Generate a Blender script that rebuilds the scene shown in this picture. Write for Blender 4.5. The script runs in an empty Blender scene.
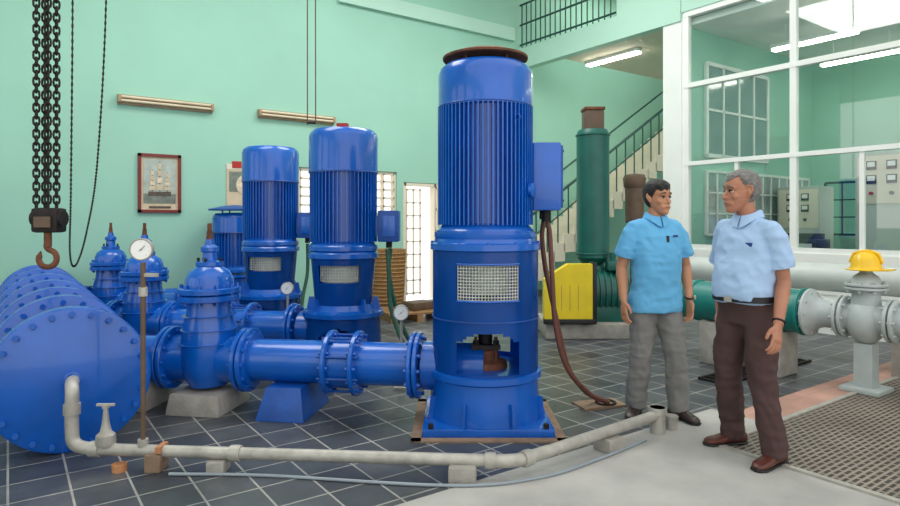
import bpy, bmesh, math, random, bisect
from mathutils import Vector, Matrix, noise
random.seed(3)
TH=math.radians(35.5); CT=math.cos(TH); ST=math.sin(TH)
def W(a,b,z=0.0): return Vector((a*CT-b*ST, a*ST+b*CT, z))
sc=bpy.context.scene
sc.view_settings.view_transform='Standard'
V=Vector
# ------------------------------------------------------------------ materials
def lin(c):
    return tuple(((x/255)/12.92 if x/255<=0.04045 else (((x/255)+0.055)/1.055)**2.4) for x in c)
MATS={}
def mat(name,col,rough=0.5,metal=0.0,var=0.12,vs=4.0,bump=0.0,bs=60.0,coat=0.0,emit=None,spec=0.5):
    if name in MATS: return MATS[name]
    m=bpy.data.materials.new(name); m.use_nodes=True; nt=m.node_tree; n=nt.nodes; l=nt.links
    p=n['Principled BSDF']; c=lin(col)
    tc=n.new('ShaderNodeTexCoord'); ns=n.new('ShaderNodeTexNoise'); ns.inputs['Scale'].default_value=vs; ns.inputs['Detail'].default_value=5
    l.new(tc.outputs['Object'],ns.inputs['Vector'])
    mx=n.new('ShaderNodeMix'); mx.data_type='RGBA'
    mx.inputs[6].default_value=(*[x*(1-var) for x in c],1); mx.inputs[7].default_value=(*[min(1,x*(1+var)) for x in c],1)
    mr=n.new('ShaderNodeMapRange'); mr.inputs[1].default_value=.3; mr.inputs[2].default_value=.7
    l.new(ns.outputs['Fac'],mr.inputs[0]); l.new(mr.outputs[0],mx.inputs[0]); l.new(mx.outputs[2],p.inputs['Base Color'])
    p.inputs['Roughness'].default_value=rough; p.inputs['Metallic'].default_value=metal
    p.inputs['Coat Weight'].default_value=coat; p.inputs['Specular IOR Level'].default_value=spec
    if bump>0:
        n2=n.new('ShaderNodeTexNoise'); n2.inputs['Scale'].default_value=bs; n2.inputs['Detail'].default_value=4
        l.new(tc.outputs['Object'],n2.inputs['Vector'])
        b=n.new('ShaderNodeBump'); b.inputs['Strength'].default_value=bump; b.inputs['Distance'].default_value=.01
        l.new(n2.outputs['Fac'],b.inputs['Height']); l.new(b.outputs[0],p.inputs['Normal'])
    if emit:
        p.inputs['Emission Color'].default_value=(*lin(emit[0]),1); p.inputs['Emission Strength'].default_value=emit[1]
    MATS[name]=m; return m
blue=mat('blue_enamel',(4,88,184),.26,0,.14,3,.06,25,coat=.4)
blue_d=mat('blue_enamel_worn',(10,74,158),.4,0,.22,6,.15,40)
wallm=mat('mint_paint',(156,206,186),.75,0,.05,.8,.05,30)
wall_l=mat('mint_paint_pale',(184,222,205),.75,0,.03,.8)
white=mat('white_paint',(238,240,236),.5,0,.03,3)
cream=mat('cream_plaster',(226,216,196),.8,0,.04,2)
conc=mat('concrete_rough',(156,152,144),.85,0,.18,9,.4,50)
stain=mat('stained_concrete',(136,112,92),.85,0,.2,9,.4,50)
rust=mat('rusty_steel',(112,70,50),.8,.2,.35,18,.4,60)
dark=mat('dark_iron',(44,38,38),.6,.5,.3,20,.3,60)
black=mat('black_rubber',(18,18,20),.5)
galv=mat('galvanised_steel',(172,168,160),.5,.3,.2,10,.2,60)
greyp=mat('grey_pipe_paint',(176,184,184),.45,0,.08,6,.1,40)
palepipe=mat('pale_pvc_pipe',(192,198,194),.45,0,.08,4)
conduit=mat('grey_conduit',(140,150,158),.5,0,.08,4)
green=mat('green_machine_paint',(10,90,80),.4,0,.15,5,.1,30)
tealpipe=mat('teal_pipe_paint',(18,120,112),.4,0,.1,5,.05,30)
yellow=mat('yellow_guard_paint',(226,200,24),.45,0,.08,5)
hatm=mat('hard_hat_plastic',(238,190,28),.3,0,.03,5)
orange=mat('faded_orange_paint',(184,126,84),.6,0,.15,8)
meshm=mat('grill_wire',(206,208,196),.5,.3,.1,20)
hoseb=mat('brown_hose',(104,62,50),.5,0,.15,15)
hoseg=mat('green_hose',(34,84,66),.45,0,.15,15)
brownbox=mat('brown_paint',(98,78,62),.6,0,.15,10)
tan=mat('aged_lamp_housing',(166,140,110),.6,0,.15,8)
tube_off=mat('lamp_tube_glass',(216,200,172),.3)
tube_on=mat('lit_lamp_tube',(255,250,235),.3,emit=((255,248,235),20.0))
gaugew=mat('gauge_face',(240,240,236),.3,0,.02)
red=mat('red_paint',(170,34,30),.5)
rail_m=mat('railing_dark_green',(30,74,70),.45)
wick=mat('wicker',(150,112,66),.8,0,.3,40,.6,60)
wood=mat('wood',(150,112,72),.7,0,.2,12)
steelg=mat('cabinet_grey',(178,186,178),.5,0,.04,4)
glass=bpy.data.materials.new('clear_window_glass'); glass.use_nodes=True; nt=glass.node_tree; nt.nodes.clear()
o=nt.nodes.new('ShaderNodeOutputMaterial'); mx=nt.nodes.new('ShaderNodeMixShader'); t=nt.nodes.new('ShaderNodeBsdfTransparent'); g=nt.nodes.new('ShaderNodeBsdfGlossy')
t.inputs[0].default_value=(.93,.97,.96,1); g.inputs['Roughness'].default_value=.02; mx.inputs[0].default_value=.08
nt.links.new(t.outputs[0],mx.inputs[1]); nt.links.new(g.outputs[0],mx.inputs[2]); nt.links.new(mx.outputs[0],o.inputs[0])
greyglass=mat('grey_window_glass',(120,146,146),.12,0,.15,2)
brightglass=mat('frosted_window_glass',(150,170,168),.2,0,.25,3)
def brickmat(name,c1,c2,cm,w,h,mortar,offset,rough,bump=.3,loc=(0,0,0),dirt=.25):
    m=bpy.data.materials.new(name); m.use_nodes=True; nt=m.node_tree; n=nt.nodes; l=nt.links; p=n['Principled BSDF']
    tc=n.new('ShaderNodeTexCoord'); mp=n.new('ShaderNodeMapping'); mp.inputs['Location'].default_value=loc
    br=n.new('ShaderNodeTexBrick'); br.inputs['Scale'].default_value=1; br.offset=offset; br.squash=1
    br.inputs['Color1'].default_value=(*lin(c1),1); br.inputs['Color2'].default_value=(*lin(c2),1); br.inputs['Mortar'].default_value=(*lin(cm),1)
    br.inputs['Brick Width'].default_value=w; br.inputs['Row Height'].default_value=h; br.inputs['Mortar Size'].default_value=mortar; br.inputs['Mortar Smooth'].default_value=.1
    l.new(tc.outputs['Object'],mp.inputs[0]); l.new(mp.outputs[0],br.inputs['Vector'])
    ns=n.new('ShaderNodeTexNoise'); ns.inputs['Scale'].default_value=2.2; ns.inputs['Detail'].default_value=8; ns.inputs['Roughness'].default_value=.65
    l.new(tc.outputs['Object'],ns.inputs['Vector'])
    mr=n.new('ShaderNodeMapRange'); mr.inputs[1].default_value=.3; mr.inputs[2].default_value=.7; mr.inputs[3].default_value=1-dirt; mr.inputs[4].default_value=1+dirt
    l.new(ns.outputs['Fac'],mr.inputs[0])
    vm=n.new('ShaderNodeVectorMath'); vm.operation='SCALE'; l.new(br.outputs['Color'],vm.inputs[0]); l.new(mr.outputs[0],vm.inputs['Scale'])
    l.new(vm.outputs[0],p.inputs['Base Color']); p.inputs['Roughness'].default_value=rough
    b=n.new('ShaderNodeBump'); b.inputs['Strength'].default_value=bump; b.inputs['Distance'].default_value=.004; b.invert=True
    l.new(br.outputs['Fac'],b.inputs['Height']); l.new(b.outputs[0],p.inputs['Normal'])
    return m
tile=brickmat('slate_floor_tile',(56,61,68),(80,83,86),(150,148,142),.27,.27,.006,0,.38,dirt=.42)
pinkm=brickmat('red_clay_tile',(190,146,130),(176,136,122),(160,130,118),.4,.4,.004,0,.6)
gratem=brickmat('steel_grating',(46,42,40),(58,52,48),(138,126,114),.085,.036,.0085,.5,.6,bump=1.0)
concf=mat('screed_concrete',(170,168,163),.75,0,.18,2.2,.3,70)

# ------------------------------------------------------------------ builder
def frame(ax):
    ax=V(ax).normalized(); h=V((0,0,1)) if abs(ax.z)<.95 else V((1,0,0))
    u=ax.cross(h).normalized(); v=ax.cross(u).normalized(); return u,v,ax
def cr(pts,n=8):
    P=[V(p) for p in pts]; P=[P[0]*2-P[1]]+P+[P[-1]*2-P[-2]]; out=[]
    for i in range(1,len(P)-2):
        for k in range(n):
            t=k/n; a,b,c,d=P[i-1],P[i],P[i+1],P[i+2]
            out.append(.5*((2*b)+(-a+c)*t+(2*a-5*b+4*c-d)*t*t+(-a+3*b-3*c+d)*t**3))
    out.append(P[-2]); return out
class B:
    def __init__(s,name): s.name=name; s.bm=bmesh.new(); s.mats=[]
    def mi(s,m):
        if m not in s.mats: s.mats.append(m)
        return s.mats.index(m)
    def rings(s,rings,m,cap=True,closed=False):
        bm=s.bm; R=[[bm.verts.new(p) for p in r] for r in rings]; i=s.mi(m); n=len(R[0]); fs=[]
        rng=range(len(R)) if closed else range(len(R)-1)
        for k in rng:
            A=R[k]; C=R[(k+1)%len(R)]
            for j in range(n):
                fs.append(bm.faces.new((A[j],A[(j+1)%n],C[(j+1)%n],C[j])))
        if cap and not closed:
            fs.append(bm.faces.new(R[0][::-1])); fs.append(bm.faces.new(R[-1]))
        for f in fs: f.material_index=i
        bmesh.ops.recalc_face_normals(bm,faces=fs)
        return fs
    def lathe(s,prof,m,o=(0,0,0),ax=(0,0,1),seg=40,su=1,sv=1,cap=True):
        u,v,w=frame(ax); o=V(o)
        return s.rings([[o+w*z+u*(su*r*math.cos(2*math.pi*j/seg))+v*(sv*r*math.sin(2*math.pi*j/seg)) for j in range(seg)] for r,z in prof],m,cap)
    def cyl(s,p0,p1,r0,m,r1=None,seg=24):
        p0=V(p0);p1=V(p1); r1=r0 if r1 is None else r1
        return s.lathe([(r0,0),(r1,(p1-p0).length)],m,p0,p1-p0,seg)
    def tube(s,pts,r,m,seg=10,closed=False):
        P=[V(p) for p in pts]; n=len(P); rs=r if isinstance(r,(list,tuple)) else [r]*n
        T=[]
        for i in range(n):
            if closed: t=P[(i+1)%n]-P[i-1]
            else: t=P[min(i+1,n-1)]-P[max(i-1,0)]
            T.append(t.normalized())
        u=frame(T[0])[0]; R=[]
        for i in range(n):
            u=(u-T[i]*u.dot(T[i])).normalized(); v=T[i].cross(u)
            R.append([P[i]+u*(rs[i]*math.cos(2*math.pi*j/seg))+v*(rs[i]*math.sin(2*math.pi*j/seg)) for j in range(seg)])
        return s.rings(R,m,True,closed)
    def torus(s,c,ax,R,r,m,seg=28,rs=8):
        u,v,w=frame(ax); c=V(c)
        return s.tube([c+u*(R*math.cos(2*math.pi*k/seg))+v*(R*math.sin(2*math.pi*k/seg)) for k in range(seg)],r,m,rs,True)
    def box(s,c,sz,m,rz=0,bev=0,taper=1.0,R=None):
        c=V(c); M=R if R else Matrix.Rotation(rz,3,'Z'); hx,hy,hz=[x/2 for x in sz]; vs=[]
        for z in (-1,1):
            k=1 if z<0 else taper
            for x,y in ((-1,-1),(1,-1),(1,1),(-1,1)): vs.append(s.bm.verts.new(c+M@V((x*hx*k,y*hy*k,z*hz))))
        i=s.mi(m); fs=[]
        for q in ((3,2,1,0),(4,5,6,7),(0,1,5,4),(1,2,6,5),(2,3,7,6),(3,0,4,7)): fs.append(s.bm.faces.new([vs[k] for k in q]))
        for f in fs: f.material_index=i
        if bev>0:
            es=list({e for f in fs for e in f.edges})
            r=bmesh.ops.bevel(s.bm,geom=es,offset=bev,segments=2,affect='EDGES',profile=.6)
            for f in r['faces']: f.material_index=i
    def bx(s,x0,x1,y0,y1,z0,z1,m,bev=0): s.box(((x0+x1)/2,(y0+y1)/2,(z0+z1)/2),(abs(x1-x0),abs(y1-y0),abs(z1-z0)),m,0,bev)
    def ell(s,c,r,m,R=None,seg=20,n=12):
        c=V(c); M=R if R else Matrix.Identity(3); rg=[]
        for k in range(n+1):
            ph=-math.pi/2+math.pi*k/n; ph=max(-1.54,min(1.54,ph))
            rg.append([c+M@V((r[0]*math.cos(ph)*math.cos(2*math.pi*j/seg),r[1]*math.cos(ph)*math.sin(2*math.pi*j/seg),r[2]*math.sin(ph))) for j in range(seg)])
        return s.rings(rg,m)
    def bolts(s,c,ax,R,n,r,h,m,ph=0.0):
        u,v,w=frame(ax); c=V(c)
        for k in range(n):
            a=2*math.pi*(k+ph)/n; p=c+u*(R*math.cos(a))+v*(R*math.sin(a)); s.cyl(p-w*h,p+w*h,r,m,seg=6)
    def flange(s,c,ax,R,t,m,n=12,bolt=None):
        w=V(ax).normalized(); c=V(c)
        s.lathe([(R-.008,-t/2),(R,-t/2+.006),(R,t/2-.006),(R-.008,t/2)],m,c,w,40)
        s.bolts(c,w,R*.86,n,.014,t/2+.018,bolt or m)
    def wallcyl(s,r,z0,z1,hole,thick,m,nseg=96,nz=40,r1=None):
        r1=r if r1 is None else r1
        tb=bmesh.new(); G=[]
        for k in range(nz+1):
            z=z0+(z1-z0)*k/nz; rr=r+(r1-r)*k/nz
            G.append([tb.verts.new((rr*math.sin(2*math.pi*j/nseg),-rr*math.cos(2*math.pi*j/nseg),z)) for j in range(nseg)])
        for k in range(nz):
            z=z0+(z1-z0)*(k+.5)/nz
            for j in range(nseg):
                th=360*(j+.5)/nseg; th=th-360 if th>180 else th
                if hole(th,z): continue
                tb.faces.new((G[k][j],G[k][(j+1)%nseg],G[k+1][(j+1)%nseg],G[k+1][j]))
        bmesh.ops.solidify(tb,geom=tb.faces[:],thickness=thick)
        loose=[v for v in tb.verts if not v.link_faces]; bmesh.ops.delete(tb,geom=loose,context='VERTS')
        mp={v:s.bm.verts.new(v.co) for v in tb.verts}; i=s.mi(m)
        fs=[]
        for f in tb.faces:
            nf=s.bm.faces.new([mp[v] for v in f.verts]); nf.material_index=i; fs.append(nf)
        bmesh.ops.recalc_face_normals(s.bm,faces=fs); tb.free()
    def done(s,loc=(0,0,0),rz=0,parent=None,ang=35,name=None):
        me=bpy.data.meshes.new(s.name); s.bm.to_mesh(me); s.bm.free()
        for m in s.mats: me.materials.append(m)
        for p in me.polygons: p.use_smooth=True
        me.set_sharp_from_angle(angle=math.radians(ang))
        ob=bpy.data.objects.new(name or s.name,me); sc.collection.objects.link(ob); ob.location=loc; ob.rotation_euler=(0,0,rz)
        if parent: ob.parent=parent
        return ob
def bdone(b,**k): return b.done(rz=TH,**k)   # builders written in building coordinates (a,b,z)

# ------------------------------------------------------------------ room shell
f=B('floor')
def fr(a0,a1,b0,b1,m): f.bx(a0,a1,b0,b1,-.2,0,m)
fr(-6,15,2.65,9.35,tile)
fr(-6,3.62,-6,2.65,concf)
fr(3.62,4.3,2.2,2.65,concf); fr(4.3,8.38,2.2,2.5,pinkm); fr(4.3,8.38,2.5,2.65,tile)
fr(3.62,8.38,-6,2.2,gratem); fr(8.38,15,-6,2.65,tile)
bdone(f)
q=B('grating_edge_angle'); q.bx(3.60,3.64,-6,2.22,0,.012,galv); q.bx(3.60,8.3,2.18,2.22,0,.012,galv)
for k in range(4): q.bx(3.64,8.3,1.2-k*1.0,1.225-k*1.0,0,.010,galv)
bdone(q)
def wallbox(name,*a,m=wallm):
    w=B(name); w.bx(*a,m); return bdone(w)
y0,y1=9.35,9.55
for a in ((-6,3.74,y0,y1,0,6.6),(3.74,5.53,y0,y1,0,1.5),(3.74,5.53,y0,y1,2.27,6.6),(5.53,5.66,y0,y1,0,6.6),(5.66,6.38,y0,y1,2.1,6.6),(6.38,15,y0,y1,0,6.6)): wallbox('wall_back',*a)
t=B('trim_ledge'); t.bx(4.4,8.2,9.27,9.35,5.0,5.25,wall_l); bdone(t)
t=B('trim_pilaster'); t.bx(8.25,8.6,9.18,9.35,0,4.45,wall_l); bdone(t)
for i in range(4):
    b0=-5+i*3.8; wallbox('wall_left',-6.2,-6,b0,b0+1,1.2,5.4)
wallbox('wall_left',-6.2,-6,-6,9.55,0,1.2); wallbox('wall_left',-6.2,-6,-6,9.55,5.4,6.6)
w=B('ceiling'); w.bx(-6.2,15,3.2,9.55,6.6,6.8,white); w.bx(8.38,15,-6,3.2,6.6,6.8,white)
for i in range(4): w.bx(-6,8.3,-5+i*2.2,-4.8+i*2.2,6.6,6.8,white)
bdone(w)
wallbox('wall_right',8.33,8.48,-6,5.63,0,1.0,m=white); wallbox('wall_right',8.33,8.48,-6,5.63,4.58,6.6,m=wall_l)
wallbox('wall_right',8.33,8.48,5.63,5.95,0,4.45,m=white); wallbox('wall_right',8.33,8.48,5.63,6.86,4.85,6.6,m=wall_l); wallbox('wall_right',8.30,8.48,5.63,9.35,4.45,4.85,m=wall_l)
wallbox('wall_control_room',8.48,12.5,5.63,5.75,0,6.6)
wallbox('wall_control_room',12.5,12.65,-6,5.75,0,1.15); wallbox('wall_control_room',12.5,12.65,-6,5.75,2.15,6.6); wallbox('wall_control_room',12.5,12.65,5.45,5.75,1.15,2.15); wallbox('wall_control_room',12.5,12.65,-6,3.0,1.15,2.15)
wallbox('ceiling_control_room',8.48,12.5,-6,5.63,4.4,4.5,m=white)
wallbox('wall_stair_end',14.8,15,5.75,9.35,0,6.6)
wallbox('ceiling_landing_slab',8.48,14.8,5.75,8.2,4.45,4.8,m=cream)
p=B('window_partition')
A0,A1=8.36,8.44
for b0,wd in ((5.58,.10),(4.0,.08),(2.4,.08),(.8,.08),(-.8,.08),(-2.4,.08)): p.bx(A0,A1,b0-wd/2,b0+wd/2,1.0,4.58,white)
for z,h in ((1.03,.07),(2.28,.06),(3.46,.07),(4.54,.08)): p.bx(A0-.01,A1+.01,-6,5.6,z-h/2,z+h/2,white)
for b0 in (4.78,3.2,1.6,0): p.bx(A0+.01,A1-.01,b0-.025,b0+.025,1.0,2.28,white)
p.bx(8.395,8.403,-6,5.55,1.0,4.56,glass)
bdone(p)
def win(name,axis,c,lo,hi,z0,z1,nx,nz,fm,gm,th=.04,fw=.05):
    q=B(name)
    def bb(l0,l1,za,zb,d0,d1,m):
        if axis=='a': q.bx(l0,l1,c+d0,c+d1,za,zb,m)
        else: q.bx(c+d0,c+d1,l0,l1,za,zb,m)
    for i in range(nx+1):
        x=lo+(hi-lo)*i/nx; k=fw if i in(0,nx) else fw*.6; bb(x-k/2,x+k/2,z0,z1,-th,th,fm)
    for i in range(nz+1):
        z=z0+(z1-z0)*i/nz; k=fw if i in(0,nz) else fw*.6; bb(lo,hi,z-k/2,z+k/2,-th,th,fm)
    if gm: bb(lo,hi,z0,z1,-.005,.005,gm)
    return bdone(q)
win('window_1','a',5.60,8.95,10.8,2.45,3.9,4,2,white,greyglass,.025,.06)
win('window_2','a',5.60,8.95,12.3,1.2,2.2,12,3,white,brightglass,.025,.04)
win('window_3','b',12.55,3.05,5.4,1.17,2.13,8,3,rail_m,None,.03,.04)
win('window_4','a',9.43,3.77,5.50,1.53,2.24,8,5,cream,None,.05,.05)
d=B('door_1')
for x in (5.69,6.35): d.bx(x-.03,x+.03,9.35,9.5,0,2.09,cream)
d.bx(5.68,6.36,9.35,9.5,2.04,2.09,cream)
for i in range(3): d.bx(5.75+i*.14-.012,5.75+i*.14+.012,9.37,9.40,.1,2.0,cream)
for i in range(9): d.bx(5.7,6.05,9.37,9.40,.12+i*.23,.145+i*.23,cream)
for i in range(4):
    y=9.32-i*.16; d.bx(6.34,6.37,y-.02,y+.02,.05,2.05,cream)
for i in range(6): d.bx(6.34,6.37,8.82,9.34,.05+i*.39,.09+i*.39,cream)
d.bx(6.345,6.36,8.82,9.34,.05,.8,wall_l)
bdone(d)
s=B('staircase'); s0=6.9; rise,run=.168,.28; N=27
for i in range(N): s.bx(s0+i*run,s0+(i+1)*run+.02,8.3,9.15,max(0,(i+1)*rise-.35),(i+1)*rise,cream)
for i in range(N):
    x=s0+(i+.5)*run; z=(i+1)*rise; s.cyl((x,8.33,z-.02),(x,8.33,z+.92),.014,rail_m,seg=8)
for h,r in ((.92,.028),(.5,.014)): s.cyl((s0+.5*run,8.33,rise+h),(s0+(N-.5)*run,8.33,N*rise+h),r,rail_m,seg=10)
s.cyl((s0+.5*run,9.1,rise+.92),(s0+(N-.5)*run,9.1,N*rise+.92),.02,rail_m)
bdone(s)
s=B('balcony_railing')
for i in range(19): s.cyl((8.39,6.9+i*.132,4.85),(8.39,6.9+i*.132,5.75),.012,rail_m,seg=8)
for z in (4.95,5.35,5.75): s.cyl((8.39,6.88,z),(8.39,9.33,z),.02,rail_m,seg=8)
bdone(s)
def lamp(name,a0,a1,b0,b1,z,hang,on=False,rod=0):
    q=B(name); tm=tube_on if on else tube_off
    if hang=='wall':
        q.bx(a0,a1,b1-.05,b1,z,z+.08,tan,.005); q.bx(a0,a0+.04,b1-.11,b1-.04,z-.03,z+.07,tan,.005); q.bx(a1-.04,a1,b1-.11,b1-.04,z-.03,z+.07,tan,.005)
        q.cyl((a0+.03,b1-.085,z+.045),(a1-.03,b1-.085,z+.045),.018,tm); q.cyl((a0+.03,b1-.085,z-.005),(a1-.03,b1-.085,z-.005),.018,tm); q.bx(a0,a1,b1-.04,b1,z-.05,z,tan)
    else:
        am=(a0+a1)/2; zz=z-rod
        q.bx(am-.07,am+.07,b0,b1,zz-.06,zz,white,.008)
        for k in (-.04,.04): q.cyl((am+k,b0+.02,zz-.08),(am+k,b1-.02,zz-.08),.018,tm)
        if rod:
            for y in (b0+.2,b1-.2): q.cyl((am,y,zz-.01),(am,y,z),.008,white,seg=8)
    return bdone(q)
lamp('fluorescent_lamp',1.19,2.42,9.3,9.348,3.03,'wall'); lamp('fluorescent_lamp',3.08,4.32,9.3,9.348,3.03,'wall')
lamp('fluorescent_lamp',8.9,9.1,6.9,8.1,4.449,'c',True)
for (a,b) in ((9.6,4.3),(9.6,2.2),(11.2,4.3),(11.2,2.2),(10.3,-.3)): lamp('fluorescent_lamp',a-.1,a+.1,b-.6,b+.6,4.399,'c',True,.28)
maroon=mat('maroon_frame',(120,44,40),.5); papr=mat('print_paper',(208,190,160),.7,0,.12,6); skyp=mat('print_sky',(176,186,176),.7,0,.2,9); seap=mat('print_sea',(120,128,118),.7,0,.25,20); hullp=mat('print_hull',(90,78,70),.7,0,.3,30); sailp=mat('print_sail',(226,206,176),.7,0,.2,20)
q=B('framed_picture')
for x0,x1,z0_,z1_ in ((1.44,1.99,1.53,1.57),(1.44,1.99,2.30,2.34),(1.44,1.48,1.53,2.34),(1.95,1.99,1.53,2.34)): q.bx(x0,x1,9.31,9.35,z0_,z1_,maroon)
q.bx(1.47,1.96,9.335,9.35,1.56,2.31,papr); q.bx(1.51,1.92,9.331,9.336,1.66,2.27,skyp); q.bx(1.51,1.92,9.329,9.334,1.66,1.79,seap)
q.bx(1.57,1.86,9.326,9.331,1.76,1.82,hullp)
for x,zt_ in ((1.62,2.12),(1.715,2.23),(1.81,2.09)):
    q.bx(x-.004,x+.004,9.325,9.33,1.81,zt_,hullp)
    for k in range(4):
        hh=(zt_-1.84)/4; q.bx(x-.040+.007*k,x+.038-.007*k,9.323,9.328,1.84+hh*k,1.84+hh*(k+.82),sailp if k%2 else papr)
q.bx(1.58,1.86,9.328,9.332,1.59,1.62,hullp); bdone(q)
q=B('wall_calendar'); q.bx(2.62,3.1,9.335,9.35,1.62,2.2,papr); q.bx(2.66,3.06,9.33,9.336,1.85,2.15,seap); q.ell((2.86,9.33,1.95),(.1,.01,.14),sailp); q.bx(2.62,3.1,9.33,9.35,2.18,2.26,cream); q.bx(2.7,2.95,9.325,9.34,2.2,2.3,red); bdone(q)

# ------------------------------------------------------------------ pumps
BR=V((-.99,.14,0)).normalized()
def grill(b,r,z0,z1,a0,a1,step=.02):
    n=int((z1-z0)/step)
    for k in range(n+1):
        z=z0+(z1-z0)*k/n
        b.tube([(r*math.sin(math.radians(a0+(a1-a0)*j/10)),-r*math.cos(math.radians(a0+(a1-a0)*j/10)),z) for j in range(11)],.0035,meshm,4)
    n=int(math.radians(a1-a0)*r/step)
    for k in range(n+1):
        t=math.radians(a0+(a1-a0)*k/n); b.cyl((r*math.sin(t),-r*math.cos(t),z0),(r*math.sin(t),-r*math.cos(t),z1),.0035,meshm,seg=4)
def motor(b,zb,zf,zt,rc,rf,rw,nf=60):
    b.lathe([(rc+.03,zb-.05),(rc+.05,zb-.04),(rc+.05,zb),(rc+.01,zb+.04),(rc,zb+.05),(rc,zf)],blue)
    for k in range(nf):
        t=2*math.pi*k/nf; m_=(rc+rf)/2
        b.box((m_*math.cos(t),m_*math.sin(t),(zb+zf)/2+.02),(rf-rc+.02,.009,zf-zb-.04),blue,t)
    b.lathe([(rc,zf-.01),(rw,zf-.005),(rw,zt-.07),(rw-.012,zt-.03),(rw-.045,zt),(.12,zt+.012),(.02,zt+.014)],blue,cap=False)
    b.torus((0,0,zf+.005),(0,0,1),rw,.006,blue_d,48,6)
def pump_big(loc):
    b=B('vertical_pump')
    b.box((0,0,.03),(.86,.80,.06),blue,0,.012)
    b.bolts((0,0,.06),(0,0,1),.53,4,.02,.03,dark,.5)
    b.lathe([(.40,.06),(.395,.10),(.375,.22),(.372,.32),(.395,.335),(.395,.375),(.37,.38)],blue,seg=64)
    for k in range(8):
        t=math.pi*(k+.5)/4; b.box((.385*math.cos(t),.385*math.sin(t),.13),(.09,.02,.16),blue,t,0,.6)
    def hole(th,z):
        if abs(th)<33 and .88<z<1.12: return True
        if abs(th)<32 and .40<z<.60+.08*math.cos(math.radians(th*2.7)): return True
        if abs(abs(th)-180)<35 and .42<z<.66: return True
        return False
    b.wallcyl(.372,.375,1.24,hole,.022,blue,96,44)
    b.lathe([(.372,1.20),(.388,1.21),(.388,1.25),(.365,1.26),(.355,1.285),(.36,1.30),(.36,1.33)],blue,seg=64)
    b.bolts((0,0,1.245),(0,0,1),.375,12,.012,.022,blue)
    b.torus((0,0,.74),(0,0,1),.374,.005,blue_d,64,6)
    grill(b,.368,.885,1.115,-32.5,32.5)
    for z in (.878,1.122): b.tube([(.378*math.sin(math.radians(-33+6.6*j)),-.378*math.cos(math.radians(-33+6.6*j)),z) for j in range(11)],.007,blue,5)
    b.cyl((0,0,.38),(0,0,1.3),.05,dark); b.lathe([(.001,0),(.17,.0005),(.17,.22),(.001,.2205)],steelg,(0,0,.9),seg=24,cap=False)
    b.lathe([(.16,.376),(.15,.42),(.10,.44),(.09,.5),(.06,.52)],rust)
    for x in (-.07,.07): b.cyl((x,-.08,.40),(x,-.08,.60),.012,rust); b.cyl((x,-.08,.55),(x,-.08,.575),.024,dark,seg=6)
    b.box((0,-.08,.53),(.2,.06,.03),dark)
    motor(b,1.34,2.20,2.50,.295,.326,.332,64)
    for k in range(4):
        t=math.pi*(k+.5)/2; b.cyl((.2*math.cos(t),.2*math.sin(t),2.49),(.2*math.cos(t),.2*math.sin(t),2.56),.012,rust)
    b.lathe([(.02,2.555),(.30,2.545),(.302,2.56),(.22,2.59),(.05,2.615),(.02,2.615)],rust,seg=48)
    b.box((.43,.10,1.72),(.20,.34,.48),blue,0,.02); b.box((.535,.10,1.72),(.02,.3,.44),blue_d,0,.006); b.box((.33,.10,1.72),(.1,.2,.3),blue)
    for y,z in ((-.03,1.55),(-.03,1.9),(.23,1.55),(.23,1.9)): b.cyl((.54,y,z),(.552,y,z),.01,dark,seg=6)
    b.cyl((.44,.05,1.40),(.44,.05,1.49),.035,dark); b.cyl((.44,.18,1.42),(.44,.18,1.49),.03,dark)
    b.torus((0.2,-.27,2.1),(1,1,0),.02,.006,blue,12,6)
    b.lathe([(.05,0),(.05,.02),(.02,.03)],blue,(.30,-.16,1.62),(.88,-.47,0),20)
    b.cyl((0,0,.37),BR*.44+V((0,0,.37)),.172,blue,seg=40)
    b.flange(BR*.475+V((0,0,.37)),BR,.235,.035,blue)
    return b.done(loc)
def pump_mid(loc,name='vertical_pump'):
    b=B(name)
    b.box((0,0,.03),(.80,.74,.06),blue,0,.012)
    def hole(th,z): return abs(th)<30 and .14<z<.32+.1*math.cos(math.radians(th*2.8))
    b.wallcyl(.375,.06,.52,hole,.02,blue,72,24,.345)
    b.lathe([(.36,.50),(.385,.51),(.385,.55),(.30,.57),(.27,.62)],blue,seg=56)
    b.bolts((0,0,.53),(0,0,1),.365,12,.012,.032,blue)
    def hole2(th,z): return (abs(th)<38 and .84<z<1.0)
    b.wallcyl(.27,.61,1.06,hole2,.02,blue,72,28,.31)
    for q in range(8):
        t=math.pi*(q+.5)/4+.4
        if abs(math.sin(t)+1)>.25: b.box((.31*math.cos(t),.31*math.sin(t),.62),(.09,.02,.12),blue,t,0,.5)
    b.lathe([(.30,1.04),(.335,1.06),(.335,1.10),(.32,1.12)],blue,seg=56)
    b.bolts((0,0,1.08),(0,0,1),.315,10,.011,.03,blue)
    grill(b,.285,.85,.99,-37,37,.025)
    b.lathe([(.001,0),(.2,.0005),(.2,.2),(.001,.2005)],meshm,(0,0,.82),seg=24,cap=False)
    b.cyl((0,0,.08),(0,0,1.1),.045,dark); b.lathe([(.15,.06),(.14,.16),(.07,.2),(.06,.3)],rust)
    motor(b,1.17,1.87,2.28,.28,.312,.33,52)
    b.box((.44,.02,1.36),(.2,.26,.30),blue_d,0,.015); b.box((.33,.02,1.36),(.08,.14,.2),blue); b.box((.45,-.115,1.36),(.12,.01,.2),blue,0,.003)
    b.cyl((.44,0,1.15),(.44,0,1.22),.03,dark)
    b.cyl((0,0,.34),BR*.44+V((0,0,.37)),.16,blue,seg=40); b.flange(BR*.475+V((0,0,.37)),BR,.225,.035,blue)
    return b
P1=V((.25,4.40,0)); P2=V((-1.03,6.0,0)); P3=V((-2.14,7.40,0)); P4=W(2.62,8.86)
pump_big(P1)
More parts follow.
